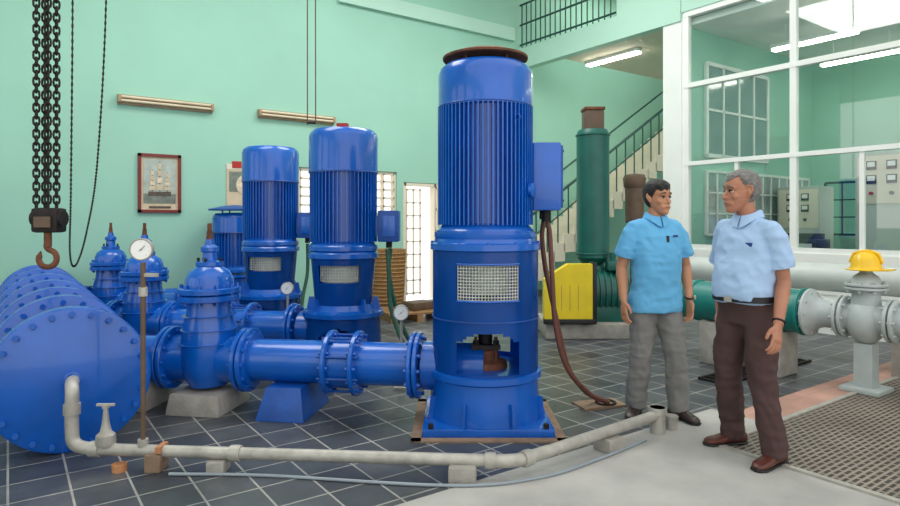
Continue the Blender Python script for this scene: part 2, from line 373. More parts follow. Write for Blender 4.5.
b=pump_mid(P2); b.box((.0,-.05,2.32),(.11,.08,.05),red,0,.008); b.done(P2)
pump_mid(P3).done(P3)
EW=V((-CT,-ST,0))
b=B('vertical_pump'); b.box((0,0,.03),(.7,.7,.06),blue,0,.01)
b.lathe([(.3,.06),(.27,.5),(.27,.62),(.31,.64),(.31,.68)],blue); motor(b,.75,1.25,1.52,.27,.30,.32,40)
b.lathe([(.02,1.57),(.37,1.56),(.37,1.58),(.2,1.62),(.02,1.64)],blue_d,seg=40)
for k in range(4):
    t=math.pi*(k+.5)/2; b.cyl((.2*math.cos(t),.2*math.sin(t),1.5),(.2*math.cos(t),.2*math.sin(t),1.58),.012,blue)
b.cyl((0,0,.34),EW*.40+V((0,0,.37)),.15,blue); b.flange(EW*.44+V((0,0,.37)),EW,.225,.03,blue); b.done(P4)

# ------------------------------------------------------------------ manifold
ZP=.37; m=B('pipe_manifold')
H0=V((-2.32,3.80,.44)); HD=V((-ST,CT,0)); HL=4.75
m.cyl(H0+HD*.02,H0+HD*HL,.28,blue,seg=56)
m.lathe([(.425,-.04),(.44,-.03),(.44,-.004)],blue,H0,HD,72); m.lathe([(.44,.010),(.44,.045),(.43,.05)],blue,H0,HD,72)
m.cyl(H0-HD*.002,H0+HD*.012,.43,dark,seg=60)
m.bolts(H0+HD*.005,HD,.400,24,.019,.064,blue)
m.lathe([(.02,-.055),(.05,-.05),(.05,-.035)],blue,H0,HD,24)
for tt in (.72,1.4,2.15,3.0,3.85,4.6):
    for dd in (0,.06):
        c=H0+HD*(tt+dd); m.lathe([(.430,-.022),(.44,-.016),(.44,.016),(.430,.022)],blue,c,HD,64)
    m.bolts(H0+HD*(tt+.03),HD,.395,20,.018,.08,blue)
def branch(P,end=3.35):
    z=V((0,0,ZP)); f_=lambda s:P+BR*s+z
    m.cyl(f_(.495),f_(1.83),.155,blue,seg=40)
    m.flange(f_(.515),BR,.235,.032,blue)
    m.flange(f_(.93),BR,.235,.035,blue); m.flange(f_(1.13),BR,.235,.035,blue); m.cyl(f_(.95),f_(1.11),.185,blue,seg=40)
    m.bolts(f_(1.03),BR,.205,8,.010,.15,blue_d,.5)
    m.flange(f_(1.76),BR,.235,.035,blue)
    m.cyl(f_(1.72),f_(1.79),.2,blue,seg=40)
    m.flange(f_(2.42),BR,.235,.035,blue)
    m.cyl(f_(2.4),f_(end),.16,blue,seg=40)
branch(P1); branch(P2); branch(P3,2.62)
zp=V((0,0,ZP)); m.cyl(P4+EW*.46+zp,P4+EW*1.25+zp,.15,blue); m.flange(P4+EW*.475+zp,EW,.225,.03,blue); m.flange(P4+EW*1.1+zp,EW,.225,.03,blue)
m.cyl(P4+EW*1.25+zp,P4+EW*2.1+zp,.15,blue)
for tt in (.3,2.5,4.2):
    c=H0+HD*tt; m.box((c.x,c.y,.09),(.4,.3,.18),blue_d,TH,.01,.8)
m.done()
def valve(P):
    v=B('gate_valve'); c=P+BR*2.09+V((0,0,ZP))
    v.cyl(BR*-.27,BR*.27,.175,blue,seg=36); v.flange(BR*-.285,BR,.235,.035,blue); v.flange(BR*.285,BR,.235,.035,blue)
    prof=[(.05,-.215),(.15,-.19),(.20,-.1),(.215,0),(.215,.12),(.20,.25),(.17,.36),(.165,.44)]
    X=BR; Y=V((BR.y,-BR.x,0))
    def L(prof,kx,ky,mt): v.rings([[X*(kx*r*math.cos(2*math.pi*j/36))+Y*(ky*r*math.sin(2*math.pi*j/36))+V((0,0,z)) for j in range(36)] for r,z in prof],mt)
    L(prof,.92,1.05,blue)
    L([(.215,.44),(.226,.446),(.226,.485),(.215,.49)],.95,1.1,blue); L([(.215,.495),(.226,.5),(.226,.535),(.215,.54)],.95,1.1,blue)
    v.bolts((0,0,.49),(0,0,1),.198,10,.013,.075,blue)
    L([(.18,.54),(.178,.60),(.15,.66),(.09,.70),(.07,.72)],.95,1.05,blue)
    for k in range(3): L([(.19-.02*k,.12+.1*k),(.225-.012*k,.13+.1*k),(.19-.02*k,.14+.1*k)],.95,1.06,blue)
    v.lathe([(.10,.70),(.10,.73),(.055,.74),(.05,.80),(.065,.81),(.065,.84),(.035,.86),(.03,.90)],blue,seg=24)
    v.bolts((0,0,.73),(0,0,1),.085,4,.011,.03,dark)
    v.cyl((0,0,.88),(0,0,.96),.028,rust,.022,seg=4); v.cyl((0,0,.9),(0,0,1.02),.016,rust,seg=10)
    return v.done(c)
for P in (P1,P2,P3): valve(P)
def plinth(name,c,sz,mt,tp=.85,rz=-.14):
    q=B(name); q.box((0,0,sz[2]/2),sz,mt,rz,.012,tp); return q.done(c)
for P in (P1,P2,P3):
    plinth('pipe_pedestal',P+BR*1.42,(.36,.56,.225),blue_d,.72)
    plinth('concrete_pedestal',P+BR*2.09,(.42,.5,.15),conc,.9)
plinth('concrete_pedestal',P1+BR*2.62,(.26,.40,.205),conc,.9)

q=B('pump_pit_frame')
for x0,x1,yy0,yy1 in ((-.50,-.435,-.47,.47),(.435,.50,-.47,.47),(-.50,.50,-.47,-.405),(-.50,.50,.405,.47)): q.bx(x0,x1,yy0,yy1,0,.010,stain)
q.done(P1)
q=B('cable_pit_cover'); q.box((0,0,.008),(.36,.2,.016),stain,.3); q.torus((.05,0,.02),(0,0,1),.07,.012,dark); q.done((1.14,4.74,0))
q=B('cable_hose')
q.tube(cr([(.70,4.46,1.40),(.72,4.47,1.30),(.735,4.46,1.0),(.76,4.46,.65),(.85,4.50,.34),(1.04,4.62,.12),(1.20,4.68,.035)]),.018,hoseb)
q.tube(cr([(.69,4.58,1.40),(.68,4.58,1.28),(.71,4.6,1.05),(.80,4.58,.62),(.88,4.62,.32),(1.02,4.72,.12),(1.14,4.76,.035)]),.018,hoseb); q.done()
q=B('green_hose')
q.tube(cr([(-.60,5.95,1.14),(-.58,5.9,.95),(-.56,5.85,.6),(-.42,5.75,.25),(-.25,5.6,.06),(.1,5.7,.03)]),.022,hoseg)
q.tube(cr([(-.58,6.05,1.14),(-.59,6.0,.9),(-.50,6.0,.5),(-.35,6.0,.2),(-.1,6.05,.05),(.3,6.2,.03)]),.022,hoseg); q.done()
q=B('green_hose'); q.tube(cr([(-1.70,7.4,1.14),(-1.69,7.35,.8),(-1.72,7.2,.4),(-1.6,7.1,.1),(-1.3,7.1,.03)]),.02,hoseg); q.done()
def gauge(b,c,r,ax=(0,-1,0)):
    c=V(c); w=V(ax).normalized(); b.cyl(c-w*.02,c+w*.014,r,galv,seg=28); b.torus(c+w*.014,w,r-.004,.005,galv); b.cyl(c+w*.010,c+w*.0165,r-.008,gaugew,seg=28)
    b.cyl(c+w*.018-V((r*.25,0,r*.25)),c+w*.018+V((r*.35,0,r*.35)),.0014,black,seg=6); b.cyl(c+w*.016,c+w*.021,.004,black,seg=10)
    for k in range(9):
        t=math.radians(-45+270*k/8); d=V((math.cos(t),0,math.sin(t)))*(r*.70); b.cyl(c+w*.016+d,c+w*.018+d,.0018,black,seg=6)
q=B('pressure_gauge'); gauge(q,(-.41,5.2,.64),.065,(.05,-1,.0)); q.cyl((-.41,5.22,.0),(-.41,5.22,.58),.013,galv); q.box((-.41,5.22,.01),(.12,.12,.02),galv); q.done()
q=B('pressure_gauge'); gauge(q,(-1.72,6.55,.70),.065); q.cyl((-1.72,6.57,.0),(-1.72,6.57,.64),.013,galv); q.box((-1.72,6.57,.01),(.12,.12,.02),galv); q.done()
q=B('drain_pipe')
q.tube(cr([(-2.25,3.70,.45),(-2.22,3.64,.455),(-2.17,3.56,.43),(-2.165,3.55,.36),(-2.165,3.55,.22),(-2.15,3.545,.14),(-2.08,3.54,.11),(-1.9,3.53,.105)],6),.036,galv,14)
q.tube([(-1.95,3.53,.105),(-1.3,3.48,.105),(.28,3.36,.105)],.034,galv,14)
q.tube(cr([(.2,3.366,.105),(.30,3.36,.105),(.40,3.39,.105),(.55,3.50,.105)],6),.036,galv,14); q.tube([(.5,3.46,.105),(1.38,4.12,.12)],.034,galv,14)
for x,y in ((-2.02,3.537),(-1.2,3.472),(.22,3.365),(.42,3.40)):
    q.lathe([(.044,-.03),(.046,0),(.044,.03)],galv,(x,y,.105),(1,-.07,0) if x<.3 else (.8,.6,0),16)
q.cyl((-2.165,3.55,.30),(-2.165,3.55,.36),.045,galv); q.cyl((1.38,4.12,.0),(1.38,4.12,.17),.05,galv); q.lathe([(.06,.13),(.06,.17)],galv,(1.38,4.12,0))
q.cyl((-1.96,3.53,.1),(-1.96,3.53,.21),.03,galv); q.lathe([(.05,.13),(.055,.15),(.05,.19),(.03,.21),(.02,.26),(.012,.34)],galv,(-1.96,3.53,0))
q.cyl((-1.96,3.53,.34),(-1.96,3.53,.355),.02,galv); q.box((-1.96,3.53,.36),(.10,.02,.012),galv)
q.cyl((-1.74,3.515,.1),(-1.74,3.515,1.17),.014,brownbox); q.cyl((-1.74,3.515,.1),(-1.74,3.515,.17),.028,galv); q.cyl((-1.74,3.515,.98),(-1.74,3.515,1.03),.024,galv); q.box((-1.70,3.515,1.1),(.09,.02,.02),galv)
gauge(q,(-1.74,3.50,1.245),.062,(.2,-1,0))
q.box((-1.66,3.51,.05),(.09,.12,.10),stain,0,.01); q.box((-1.63,3.505,.125),(.03,.10,.035),orange); q.cyl((-1.86,3.49,0),(-1.86,3.49,.04),.04,orange)
q.box((.07,3.375,.045),(.15,.17,.09),conc,-.08,.015); q.box((-1.3,3.48,.035),(.10,.12,.07),conc,0,.01)
q.box((.98,3.82,.04),(.14,.14,.08),conc,.6,.01); q.done()
q=B('floor_conduit'); q.tube(cr([(-1.55,3.42,.010),(-1.0,3.40,.010),(0.0,3.27,.010),(.5,3.38,.010),(.9,3.66,.010),(1.25,3.96,.010)]),.009,conduit,8); q.done()
q=B('pipe_stub'); q.lathe([(.04,0),(.04,.07),(.045,.075),(.045,.09),(.035,.09)],galv); q.done((1.50,4.20,0))

# ------------------------------------------------------------------ hoist chains
def link(b,c,ax,plane,L,wd,r,mt):
    ax=V(ax).normalized(); pl=V(plane).normalized(); pts=[]
    for k in range(12):
        t=2*math.pi*k/12; x=math.cos(t)*wd/2; y=math.sin(t)*wd/2+(L/2-wd/2)*(1 if math.sin(t)>0 else -1)*(1 if abs(math.sin(t))>.01 else 0); pts.append(V(c)+ax*y+pl*x)
    b.tube(pts,r,mt,6,True)
q=B('chain_hoist'); CX,CY=-2.25,3.5
for j,(dx,dy) in enumerate(((-.085,0),(-.055,.03),(-.02,0),(.01,.03))):
    z=1.49; k=0
    while z<6.0:
        a=.785 if k%2 else -.785; link(q,(CX+dx,CY+dy,z),(0,0,1),(math.cos(a),math.sin(a),0),.052,.030,.0058,dark); z+=.037; k+=1
q.box((CX-.02,CY+.01,1.41),(.15,.10,.14),dark,0,.02); q.cyl((CX-.105,CY+.01,1.42),(CX+.065,CY+.01,1.42),.045,dark); q.box((CX-.02,CY-.05,1.40),(.09,.01,.06),brownbox)
q.cyl((CX-.02,CY,1.26),(CX-.02,CY,1.34),.02,rust)
hk=[(CX-.02,CY,1.30),(CX-.025,CY,1.255),(CX+.02,CY,1.225),(CX+.028,CY,1.18),(CX-.0,CY,1.15),(CX-.045,CY,1.15),(CX-.07,CY,1.18),(CX-.068,CY,1.21)]
q.tube(cr(hk,5),.016,rust,10); q.cyl((CX-.068,CY,1.205),(CX-.060,CY,1.235),.015,rust,.004)
pts=cr([(CX+.33,CY,6.0),(CX+.325,CY,4.2),(CX+.31,CY,2.7),(CX+.26,CY,1.75),(CX+.20,CY,1.35),(CX+.14,CY,1.16),(CX+.105,CY,1.22),(CX+.11,CY,1.6),(CX+.12,CY,2.7),(CX+.12,CY,4.2),(CX+.12,CY,6.0)],60)
q.tube(pts,[.0065 if i%2 else .003 for i in range(len(pts))],dark,6)
q.box((CX+.05,CY,6.05),(.6,.25,.25),yellow,0,.03); q.done()
q=B('crane_beam'); q.bx(-5.9,8.2,3.95,4.35,6.2,6.24,yellow); q.bx(-5.9,8.2,3.95,4.35,6.46,6.5,yellow); q.bx(-5.9,8.2,4.13,4.17,6.22,6.48,yellow); bdone(q)
q=B('crane_cable')
for dx in (0,.08): q.tube([(-1.38+dx,6.0,2.345),(-1.38+dx*.9,6.0,6.6)],.006,brownbox,6)
q.cyl((-1.38,6.0,2.36),(-1.30,6.0,2.36),.012,dark); q.done()

# ------------------------------------------------------------------ blower and right-hand machinery
q=B('blower')
q.box((1.72,7.85,.09),(1.15,.9,.18),conc,0,.02)
q.cyl((1.82,7.9,.95),(1.82,7.9,2.52),.205,green,seg=32); q.lathe([(.12,.72),(.12,.86),(.205,.95)],green,(1.82,7.9,0)); q.lathe([(.205,0),(.18,.05),(.10,.06)],green,(1.82,7.9,2.52))
for z in (1.0,2.5): q.torus((1.82,7.9,z),(0,0,1),.207,.012,green)
q.box((1.82,7.9,2.68),(.24,.24,.26),brownbox,0,.02); q.box((1.82,7.9,2.83),(.26,.26,.04),rust,0,.01)
q.lathe([(.26,-.30),(.28,-.28),(.28,.28),(.26,.30)],green,(1.90,7.82,.52),(1,.0,0),32)
for k in range(7): q.lathe([(.28,-.012),(.305,-.01),(.305,.01),(.28,.012)],green,(1.70+k*.07,7.82,.52),(1,0,0),32)
q.box((1.90,7.82,.27),(.6,.5,.2),green,0,.02); q.cyl((1.88,7.85,.7),(1.83,7.88,.8),.14,green)
q.box((2.02,7.7,.86),(.16,.16,.12),green,0,.02); q.cyl((2.02,7.7,.9),(2.02,7.7,1.02),.04,green)
q.flange((1.82,7.9,.78),(0,0,1),.17,.03,green,8); q.lathe([(.13,0),(.11,.05),(.04,.06)],green,(2.20,7.82,.52),(1,0,0))
q.done()
q=B('belt_guard')
q.rings([[V((x,y,z)) for x,z in ((1.12,.24),(1.70,.24),(1.70,.90),(1.40,.90),(1.12,.72))] for y in (7.34,7.50)],yellow)
q.box((1.715,7.43,.56),(.05,.2,.72),black,0,.01); q.box((1.42,7.37,.22),(.62,.10,.06),black,0,.01)
q.box((1.3,7.42,.205),(.08,.14,.05),black); q.box((1.6,7.42,.205),(.08,.14,.05),black)
for k in range(3): q.box((1.32+.1*k,7.338,.5),(.006,.005,.3),orange)
q.done()
q=B('intake_filter'); q.lathe([(.06,0),(.06,1.35),(.12,1.4),(.125,1.85),(.14,1.87),(.15,1.98),(.13,2.03),(.02,2.05)],brownbox,(0,0,0)); q.lathe([(.15,0),(.15,.03)],brownbox); q.done((2.47,8.3,0))
q=B('pale_pipeline')
for z,a in ((.84,6.75),(.53,6.7)): q.cyl((a,-2,z),(a,4.95,z),.14,palepipe,seg=32)
for b0 in (-1.5,.5,2.2,3.7,4.7): q.bx(6.5,6.95,b0-.05,b0+.05,0,.39,conc,.01); q.bx(6.90,6.95,b0-.03,b0+.03,.38,1.0,galv)
for b0 in (0.2,3.4): q.flange((6.75,b0,.84),(0,1,0),.17,.03,palepipe)
bdone(q)
q=B('teal_pipeline'); AZ=5.79; zc=.60
q.cyl((AZ,2.645,zc),(AZ,3.85,zc),.195,tealpipe,seg=40); q.flange((AZ,2.67,zc),(0,1,0),.21,.03,tealpipe); q.flange((AZ,3.7,zc),(0,1,0),.21,.03,tealpipe); q.lathe([(.195,0),(.15,.1),(.02,.13)],tealpipe,(AZ,3.85,zc),(0,1,0))
for b0 in (2.9,3.5): q.box((AZ,b0,.205),(.34,.2,.41),conc,0,.02)
bdone(q)
q=B('check_valve_assembly')
q.flange((AZ,2.615,zc),(0,1,0),.21,.03,greyp,10); q.lathe([(.20,0),(.14,.04),(.115,.1),(.115,.24)],greyp,(AZ,2.60,zc),(0,-1,0))
q.flange((AZ,2.37,zc),(0,1,0),.175,.028,greyp,8); q.flange((AZ,2.33,zc),(0,1,0),.175,.028,greyp,8)
q.ell((AZ,2.18,zc-.02),(.165,.15,.19),greyp); q.cyl((AZ,2.34,zc),(AZ,2.0,zc),.12,greyp)
q.cyl((AZ,2.18,zc+.1),(AZ,2.18,zc+.26),.11,greyp,.10); q.flange((AZ,2.18,zc+.25),(0,0,1),.155,.025,greyp,8); q.flange((AZ,2.18,zc+.28),(0,0,1),.155,.025,greyp,8)
q.lathe([(.12,.29),(.09,.35),(.05,.38),(.045,.40)],greyp,(AZ,2.18,zc)); q.flange((AZ,2.00,zc),(0,1,0),.175,.028,greyp,8); q.flange((AZ,1.96,zc),(0,1,0),.175,.028,greyp,8)
q.cyl((AZ,1.96,zc),(AZ,1.2,zc),.12,greyp); q.lathe([(.12,0),(.16,.05),(.16,.25),(.12,.3)],greyp,(AZ,1.75,zc),(0,-1,0)); q.flange((AZ,1.2,zc),(0,1,0),.175,.03,greyp,8)
q.box((AZ,2.18,.2),(.14,.14,.4),greyp,0,.01); q.box((AZ,2.18,.02),(.3,.3,.04),greyp,0,.01); q.box((AZ,1.3,.24),(.16,.16,.48),conc,0,.01)
q.torus((AZ,1.75,zc+.42),(0,0,1),.12,.012,greyp); q.cyl((AZ,1.75,zc+.1),(AZ,1.75,zc+.42),.03,greyp); q.cyl((AZ-.12,1.75,zc+.42),(AZ+.12,1.75,zc+.42),.008,greyp); q.cyl((AZ,1.63,zc+.42),(AZ,1.87,zc+.42),.008,greyp)
bdone(q)
q=B('hard_hat'); q.lathe([(.165,0),(.168,.006),(.14,.012),(.128,.03),(.12,.08),(.095,.125),(.05,.148),(.01,.153)],hatm,seg=36,sv=.86)
q.tube([(-.12,0,.06),(-.09,0,.135),(-.03,0,.158),(.03,0,.158),(.09,0,.135),(.12,0,.06)],.012,hatm,8); q.box((.14,0,.008),(.1,.16,.012),hatm,0,.005)
q.done(W(AZ,2.18,zc+.402),-.9)
q=B('marker_block'); q.box((0,0,.1),(.22,.22,.2),yellow,TH,.02,.8); q.done(W(5.40,1.62,0.011))
q=B('floor_drain_grate')
for k in range(16): q.bx(5.0+k*.1,5.02+k*.1,2.95,3.2,0,.02,dark)
for y in (2.95,3.19): q.bx(5.0,6.55,y,y+.02,0,.022,dark)
bdone(q)
q=B('wicker_basket'); q.lathe([(.24,0),(.27,.3),(.29,.7),(.30,.98),(.27,.98),(.25,.9)],wick,seg=28)
for k in range(16): q.torus((0,0,.05+k*.058),(0,0,1),.255+.045*k/16,.014,wick,24,5)
q.done((-.98,9.6,0))
q=B('wooden_pallet')
for k in range(5): q.box((0,-.3+k*.15,.12),(.9,.1,.025),wood,0)
for x in (-.38,0,.38): q.box((x,0,.055),(.09,.7,.11),wood)
q.box((.1,.0,.19),(.4,.3,.11),brownbox,.3,.02); q.done((-.55,9.0,0),.4)
def cabinet(name,a,b,wd,dp,h,z0=0):
    q=B(name); q.bx(a-dp/2,a+dp/2,b-wd/2,b+wd/2,z0,h,steelg,.01)
    n=max(1,int(wd/.6))
    for i in range(n):
        bc=b-wd/2+wd*(i+.5)/n; q.bx(a-dp/2-.012,a-dp/2,bc-wd/n/2+.03,bc+wd/n/2-.03,z0+.1,h-.75,steelg,.004); q.bx(a-dp/2-.012,a-dp/2,bc-wd/n/2+.03,bc+wd/n/2-.03,h-.7,h-.05,cream,.004)
        for r in range(3):
            for c in range(2):
                y=bc+(-.12+.24*c); z=h-.18-.19*r
                if r<2: q.bx(a-dp/2-.03,a-dp/2-.01,y-.06,y+.06,z-.06,z+.06,black,.004); q.bx(a-dp/2-.034,a-dp/2-.03,y-.045,y+.045,z-.02,z+.045,gaugew)
                else: q.cyl((a-dp/2-.04,y,z),(a-dp/2-.01,y,z),.025,red if c else rail_m)
        q.cyl((a-dp/2-.03,bc+wd/n/2-.08,z0+.8),(a-dp/2-.03,bc+wd/n/2-.08,z0+.95),.01,dark)
    return bdone(q)
cabinet('control_cabinet',9.9,3.1,1.3,.6,2.35); cabinet('control_cabinet',11.2,5.15,.7,.5,2.0); cabinet('control_cabinet',10.2,1.0,2.4,.6,2.35)
q=B('office_desk'); q.bx(8.9,9.55,3.9,5.2,.70,.74,wood,.005)
for x in (8.95,9.5):
    for y in (3.95,5.15): q.bx(x-.03,x+.03,y-.03,y+.03,0,.7,wood)
q.bx(9.0,9.5,4.75,5.15,.1,.7,wood); bdone(q)
q=B('desk_printer'); q.bx(9.0,9.45,4.0,4.5,.741,1.16,black,.02); q.bx(9.05,9.4,4.05,4.45,1.16,1.24,dark,.02); q.bx(8.95,9.02,4.1,4.4,.8,.83,white); q.bx(8.99,9.0,4.05,4.45,1.0,1.1,steelg); bdone(q)
q=B('desk_monitor'); q.bx(9.2,9.24,4.62,5.08,.92,1.30,black,.01); q.bx(9.21,9.23,4.83,4.87,.75,.95,black); q.bx(9.12,9.3,4.72,4.98,.741,.755,black); bdone(q)

# ------------------------------------------------------------------ people
def eval_remesh(b,vox,name,parent,mt,smooth=2,fold=0,ff=(9,9,5)):
    ob=b.done(); md=ob.modifiers.new('r','REMESH'); md.mode='VOXEL'; md.voxel_size=vox
    dg=bpy.context.evaluated_depsgraph_get(); me=bpy.data.meshes.new_from_object(ob.evaluated_get(dg)); bpy.data.objects.remove(ob)
    bm=bmesh.new(); bm.from_mesh(me)
    for _ in range(smooth): bmesh.ops.smooth_vert(bm,verts=bm.verts,factor=.5,use_axis_x=True,use_axis_y=True,use_axis_z=True)
    bm.normal_update()
    if fold:
        for v in bm.verts:
            p=V((v.co.x*ff[0],v.co.y*ff[1],v.co.z*ff[2]+v.co.x*4)); n=noise.noise(p)+.6*(1-2*abs(noise.noise(p*1.7+V((3,1,7)))))+.5*(1-2*abs(noise.noise(V((v.co.x*6,v.co.y*6,v.co.z*16))))); k=1.0
            if name=='trousers' and v.co.z>.70: k=max(0,1-(v.co.z-.70)/.08)
            v.co+=v.normal*((n-.35)*fold*k)
    bm.to_mesh(me); bm.free(); me.materials.clear(); me.materials.append(mt)
    for p in me.polygons: p.use_smooth=True; p.material_index=0
    o=bpy.data.objects.new(name,me); sc.collection.objects.link(o); o.parent=parent; return o
def man(name,skin,shirt,trouser,shoe,hair,J,F,HF,grey=False,tucked=False,belly=0.0,hs=1.0,tilt=0.0,wid=1.0):
    root=bpy.data.objects.new(name,None); sc.collection.objects.link(root)
    F=V(F).normalized(); S=V((-F.y,F.x,0)); U=V((0,0,1))
    Hd=V(HF).normalized(); HS=V((-Hd.y,Hd.x,0)); HF=(Hd*math.cos(tilt)-U*math.sin(tilt)); HU=(U*math.cos(tilt)+Hd*math.sin(tilt))
    pel=V(J['pelvis']); nk=V(J['neck'])
    def ring(c,ru,rv,A=S,Bv=F,n=28,e=1.0):
        return [V(c)+A*(ru*math.copysign(abs(math.cos(2*math.pi*j/n))**e,math.cos(2*math.pi*j/n)))+Bv*(rv*math.copysign(abs(math.sin(2*math.pi*j/n))**e,math.sin(2*math.pi*j/n))) for j in range(n)]
    def spine(z):
        t=(z-pel.z)/(nk.z-pel.z); p=pel.lerp(nk,t); p.z=z; return p
    b=B('t'); zh=.93 if tucked else .755; secs=[]
    base=[(.755,.200,.152,.0),(.85,.194,.146,.002),(.93,.176,.130+belly*.7,.008+belly*.5),(.975,.182,.138+belly*.9,.01+belly*.6),(1.04,.178,.136+belly,.012+belly*.6),(1.12,.180,.134+belly*.7,.012+belly*.4),(1.22,.187,.130,.008),(1.30,.190,.120,.0),(1.345,.182,.104,-.008),(1.385,.145,.087,-.012),(1.42,.092,.070,-.008),(1.445,.066,.06,-.002)]
    for z,ru,rv,fo in base:
        if z>=zh-.001 and not (not tucked and .96<z<1.0): secs.append(ring(spine(z)+F*fo,ru*wid,rv*wid,e=.90))
    b.rings(secs,shirt)
    for sd,sh,el in ((1,'shL','elL'),(-1,'shR','elR')):
        a=V(J[sh]); e_=V(J[el]); inn=a-S*sd*.08+V((0,0,.018)); c=a.lerp(e_,.72)
        b.tube([inn,a+S*sd*-.02+U*.004,a.lerp(e_,.12),a.lerp(e_,.3),a.lerp(e_,.5),c],[.055,.060,.060,.064,.069,.074],shirt,18)
    eval_remesh(b,.0085,'shirt',root,shirt,5,.010,(8,8,7))
    b=B('shirt_trim')
    for sh,el in (('shL','elL'),('shR','elR')):
        a=V(J[sh]); e_=V(J[el]); c=a.lerp(e_,.705); b.torus(c,e_-a,.0695,.0045,shirt,24,6)
    nc=spine(1.445)
    for sd in (1,-1):
        r=[]
        for k in range(11):
            t=math.radians(-90+176*k/10); d=S*sd*math.cos(t)+F*math.sin(t); pc=nc+d*.064; fr=max(0,math.sin(t))
            r.append([pc+U*(.026-.034*fr),pc+d*.010+U*(.027-.034*fr),pc+d*(.026+.012*fr)+U*(-.018-.062*fr**3),pc+d*(.016+.01*fr)+U*(-.022-.060*fr**3)])
        b.rings(r,shirt)
    b.done(parent=root)
    b=B('shirt_buttons')
    for z,fo in ((1.36,.092),(1.29,.124),(1.2,.143),(1.11,.148+belly*.9),(1.03,.152+belly*1.5)):
        if z>1.1 or tucked: b.cyl(spine(z)+F*(fo-.012)*wid,spine(z)+F*(fo+.0)*wid,.0045,shirt,seg=8)
    b.done(parent=root)
    b=B('t'); zt=.965 if tucked else .90; secs=[]
    kk=1 if tucked else .92
    for z,ru,rv,fo in ((.80,.174,.120,-.012),(.88,.178,.128,-.008),(.94,.172,.122+belly*.7,.004+belly*.4),(zt,.168,.118+belly*.8,.006+belly*.5)): secs.append(ring(spine(z)+F*fo,ru*wid*kk,rv*wid*kk,e=.92))
    b.rings(secs,trouser)
    for sd,kn,an in ((1,'knL','anL'),(-1,'knR','anR')):
        hp=pel+S*sd*.085; hp.z=.87; k=V(J[kn]); a=V(J[an]); cuff=a+V((0,0,-.03))
        b.tube([hp,hp.lerp(k,.25),hp.lerp(k,.6),k,k.lerp(a,.35),k.lerp(a,.75),cuff],[x*wid for x in (.092,.098,.089,.078,.076,.073,.075)],trouser,20)
    eval_remesh(b,.010,'trousers',root,trouser,4,.012,(8,8,6))
    b=B('belt'); zb=.955 if tucked else .885
    if tucked:
        cc=spine(zb)+F*(.006+belly*.5); ru,rv=.176*wid,(.126+belly*.8)*wid
        b.rings([ring(cc-U*.018,ru,rv,n=40,e=.9),ring(cc-U*.018,ru+.014,rv+.014,n=40,e=.9),ring(cc+U*.018,ru+.014,rv+.014,n=40,e=.9),ring(cc+U*.018,ru,rv,n=40,e=.9)],black)
        b.box(cc+F*(rv+.014),(.045,.012,.035),galv,math.atan2(S.y,S.x))
    else:
        cc=spine(zb); b.rings([ring(cc-U*.015,.15,.10),ring(cc+U*.015,.15,.10)],black)
    b.done(parent=root)
    for sd,an,td in ((1,'anL','tdL'),(-1,'anR','tdR')):
        a=V(J[an]); T=V(J[td]).normalized(); Q=V((-T.y,T.x,0)); b=B('shoe')
        def sr(x,hw,z0,z1): return [a*1.0-U*a.z+T*x+Q*(hw*math.copysign(abs(math.cos(2*math.pi*j/20))**.8,math.cos(2*math.pi*j/20)))+U*((z0+z1)/2+(z1-z0)/2*math.copysign(abs(math.sin(2*math.pi*j/20))**.7,math.sin(2*math.pi*j/20))) for j in range(20)]
        b.rings([sr(x,hw,.012,h) for x,hw,h in ((-.085,.018,.05),(-.078,.032,.075),(-.04,.038,.09),(.01,.039,.092),(.05,.041,.075),(.1,.046,.056),(.15,.046,.046),(.18,.034,.036),(.192,.014,.026))],shoe)
        b.rings([sr(x,hw,0,.02) for x,hw in ((-.09,.02),(-.08,.036),(-.03,.041),(.04,.040),(.1,.049),(.155,.049),(.188,.035),(.2,.014))],black)
        for k in range(3): b.tube([a*1.0-U*a.z+T*(.045+.02*k)+Q*yy+U*(.078-.008*k-abs(yy)*.4) for yy in (-.02,0,.02)],.003,black,5)
        b.done(parent=root)
    b=B('t')
    for sd,sh,el,wr in ((1,'shL','elL','wrL'),(-1,'shR','elR','wrR')):
        a=V(J[sh]); e_=V(J[el]); w_=V(J[wr])
        b.tube([nk-U*.04,a-S*sd*.06-U*.01,a-S*sd*.015-U*.02,a.lerp(e_,.35),a.lerp(e_,.8),e_,e_.lerp(w_,.25),e_.lerp(w_,.6),w_],[.035,.036,.042,.044,.041,.039,.041,.034,.027],skin,16)
        d=(w_-e_).normalized(); d=(d+V((0,0,-.35))).normalized(); th=(F-d*F.dot(d)).normalized(); nn=d.cross(th).normalized()
        if nn.dot(-S*sd)<0: nn=-nn
        def hr(x,wd,tk,off=0): return [w_+d*x+th*(off+wd*math.cos(2*math.pi*j/16))+nn*(tk*math.sin(2*math.pi*j/16)) for j in range(16)]
        b.rings([hr(-.03,.026,.023),hr(0,.027,.021),hr(.03,.036,.018,.003),(hr(.06,.041,.016)),hr(.088,.041,.014),hr(.097,.036,.010)],skin)
        for o,L in ((.031,.072),(.0105,.082),(-.0105,.076),(-.031,.060)):
            r0=w_+d*.082+th*o; dd=(d+th*o*1.2).normalized()
            p1=r0+dd*(L*.45+.01)+nn*.006; p2=p1+(dd*.85+nn*.5).normalized()*L*.32; p3=p2+(dd*.5+nn*.85).normalized()*L*.28
            b.tube([r0,p1,p2,p3,p3+(p3-p2)*.12],[.0100,.0094,.0088,.0078,.004],skin,10)
        r0=w_+d*.022+th*.022; p1=r0+(d*.6+th*.65+nn*.2).normalized()*.036; p2=p1+(d*.9+th*.3+nn*.25).normalized()*.032; p3=p2+(d+nn*.25).normalized()*.022
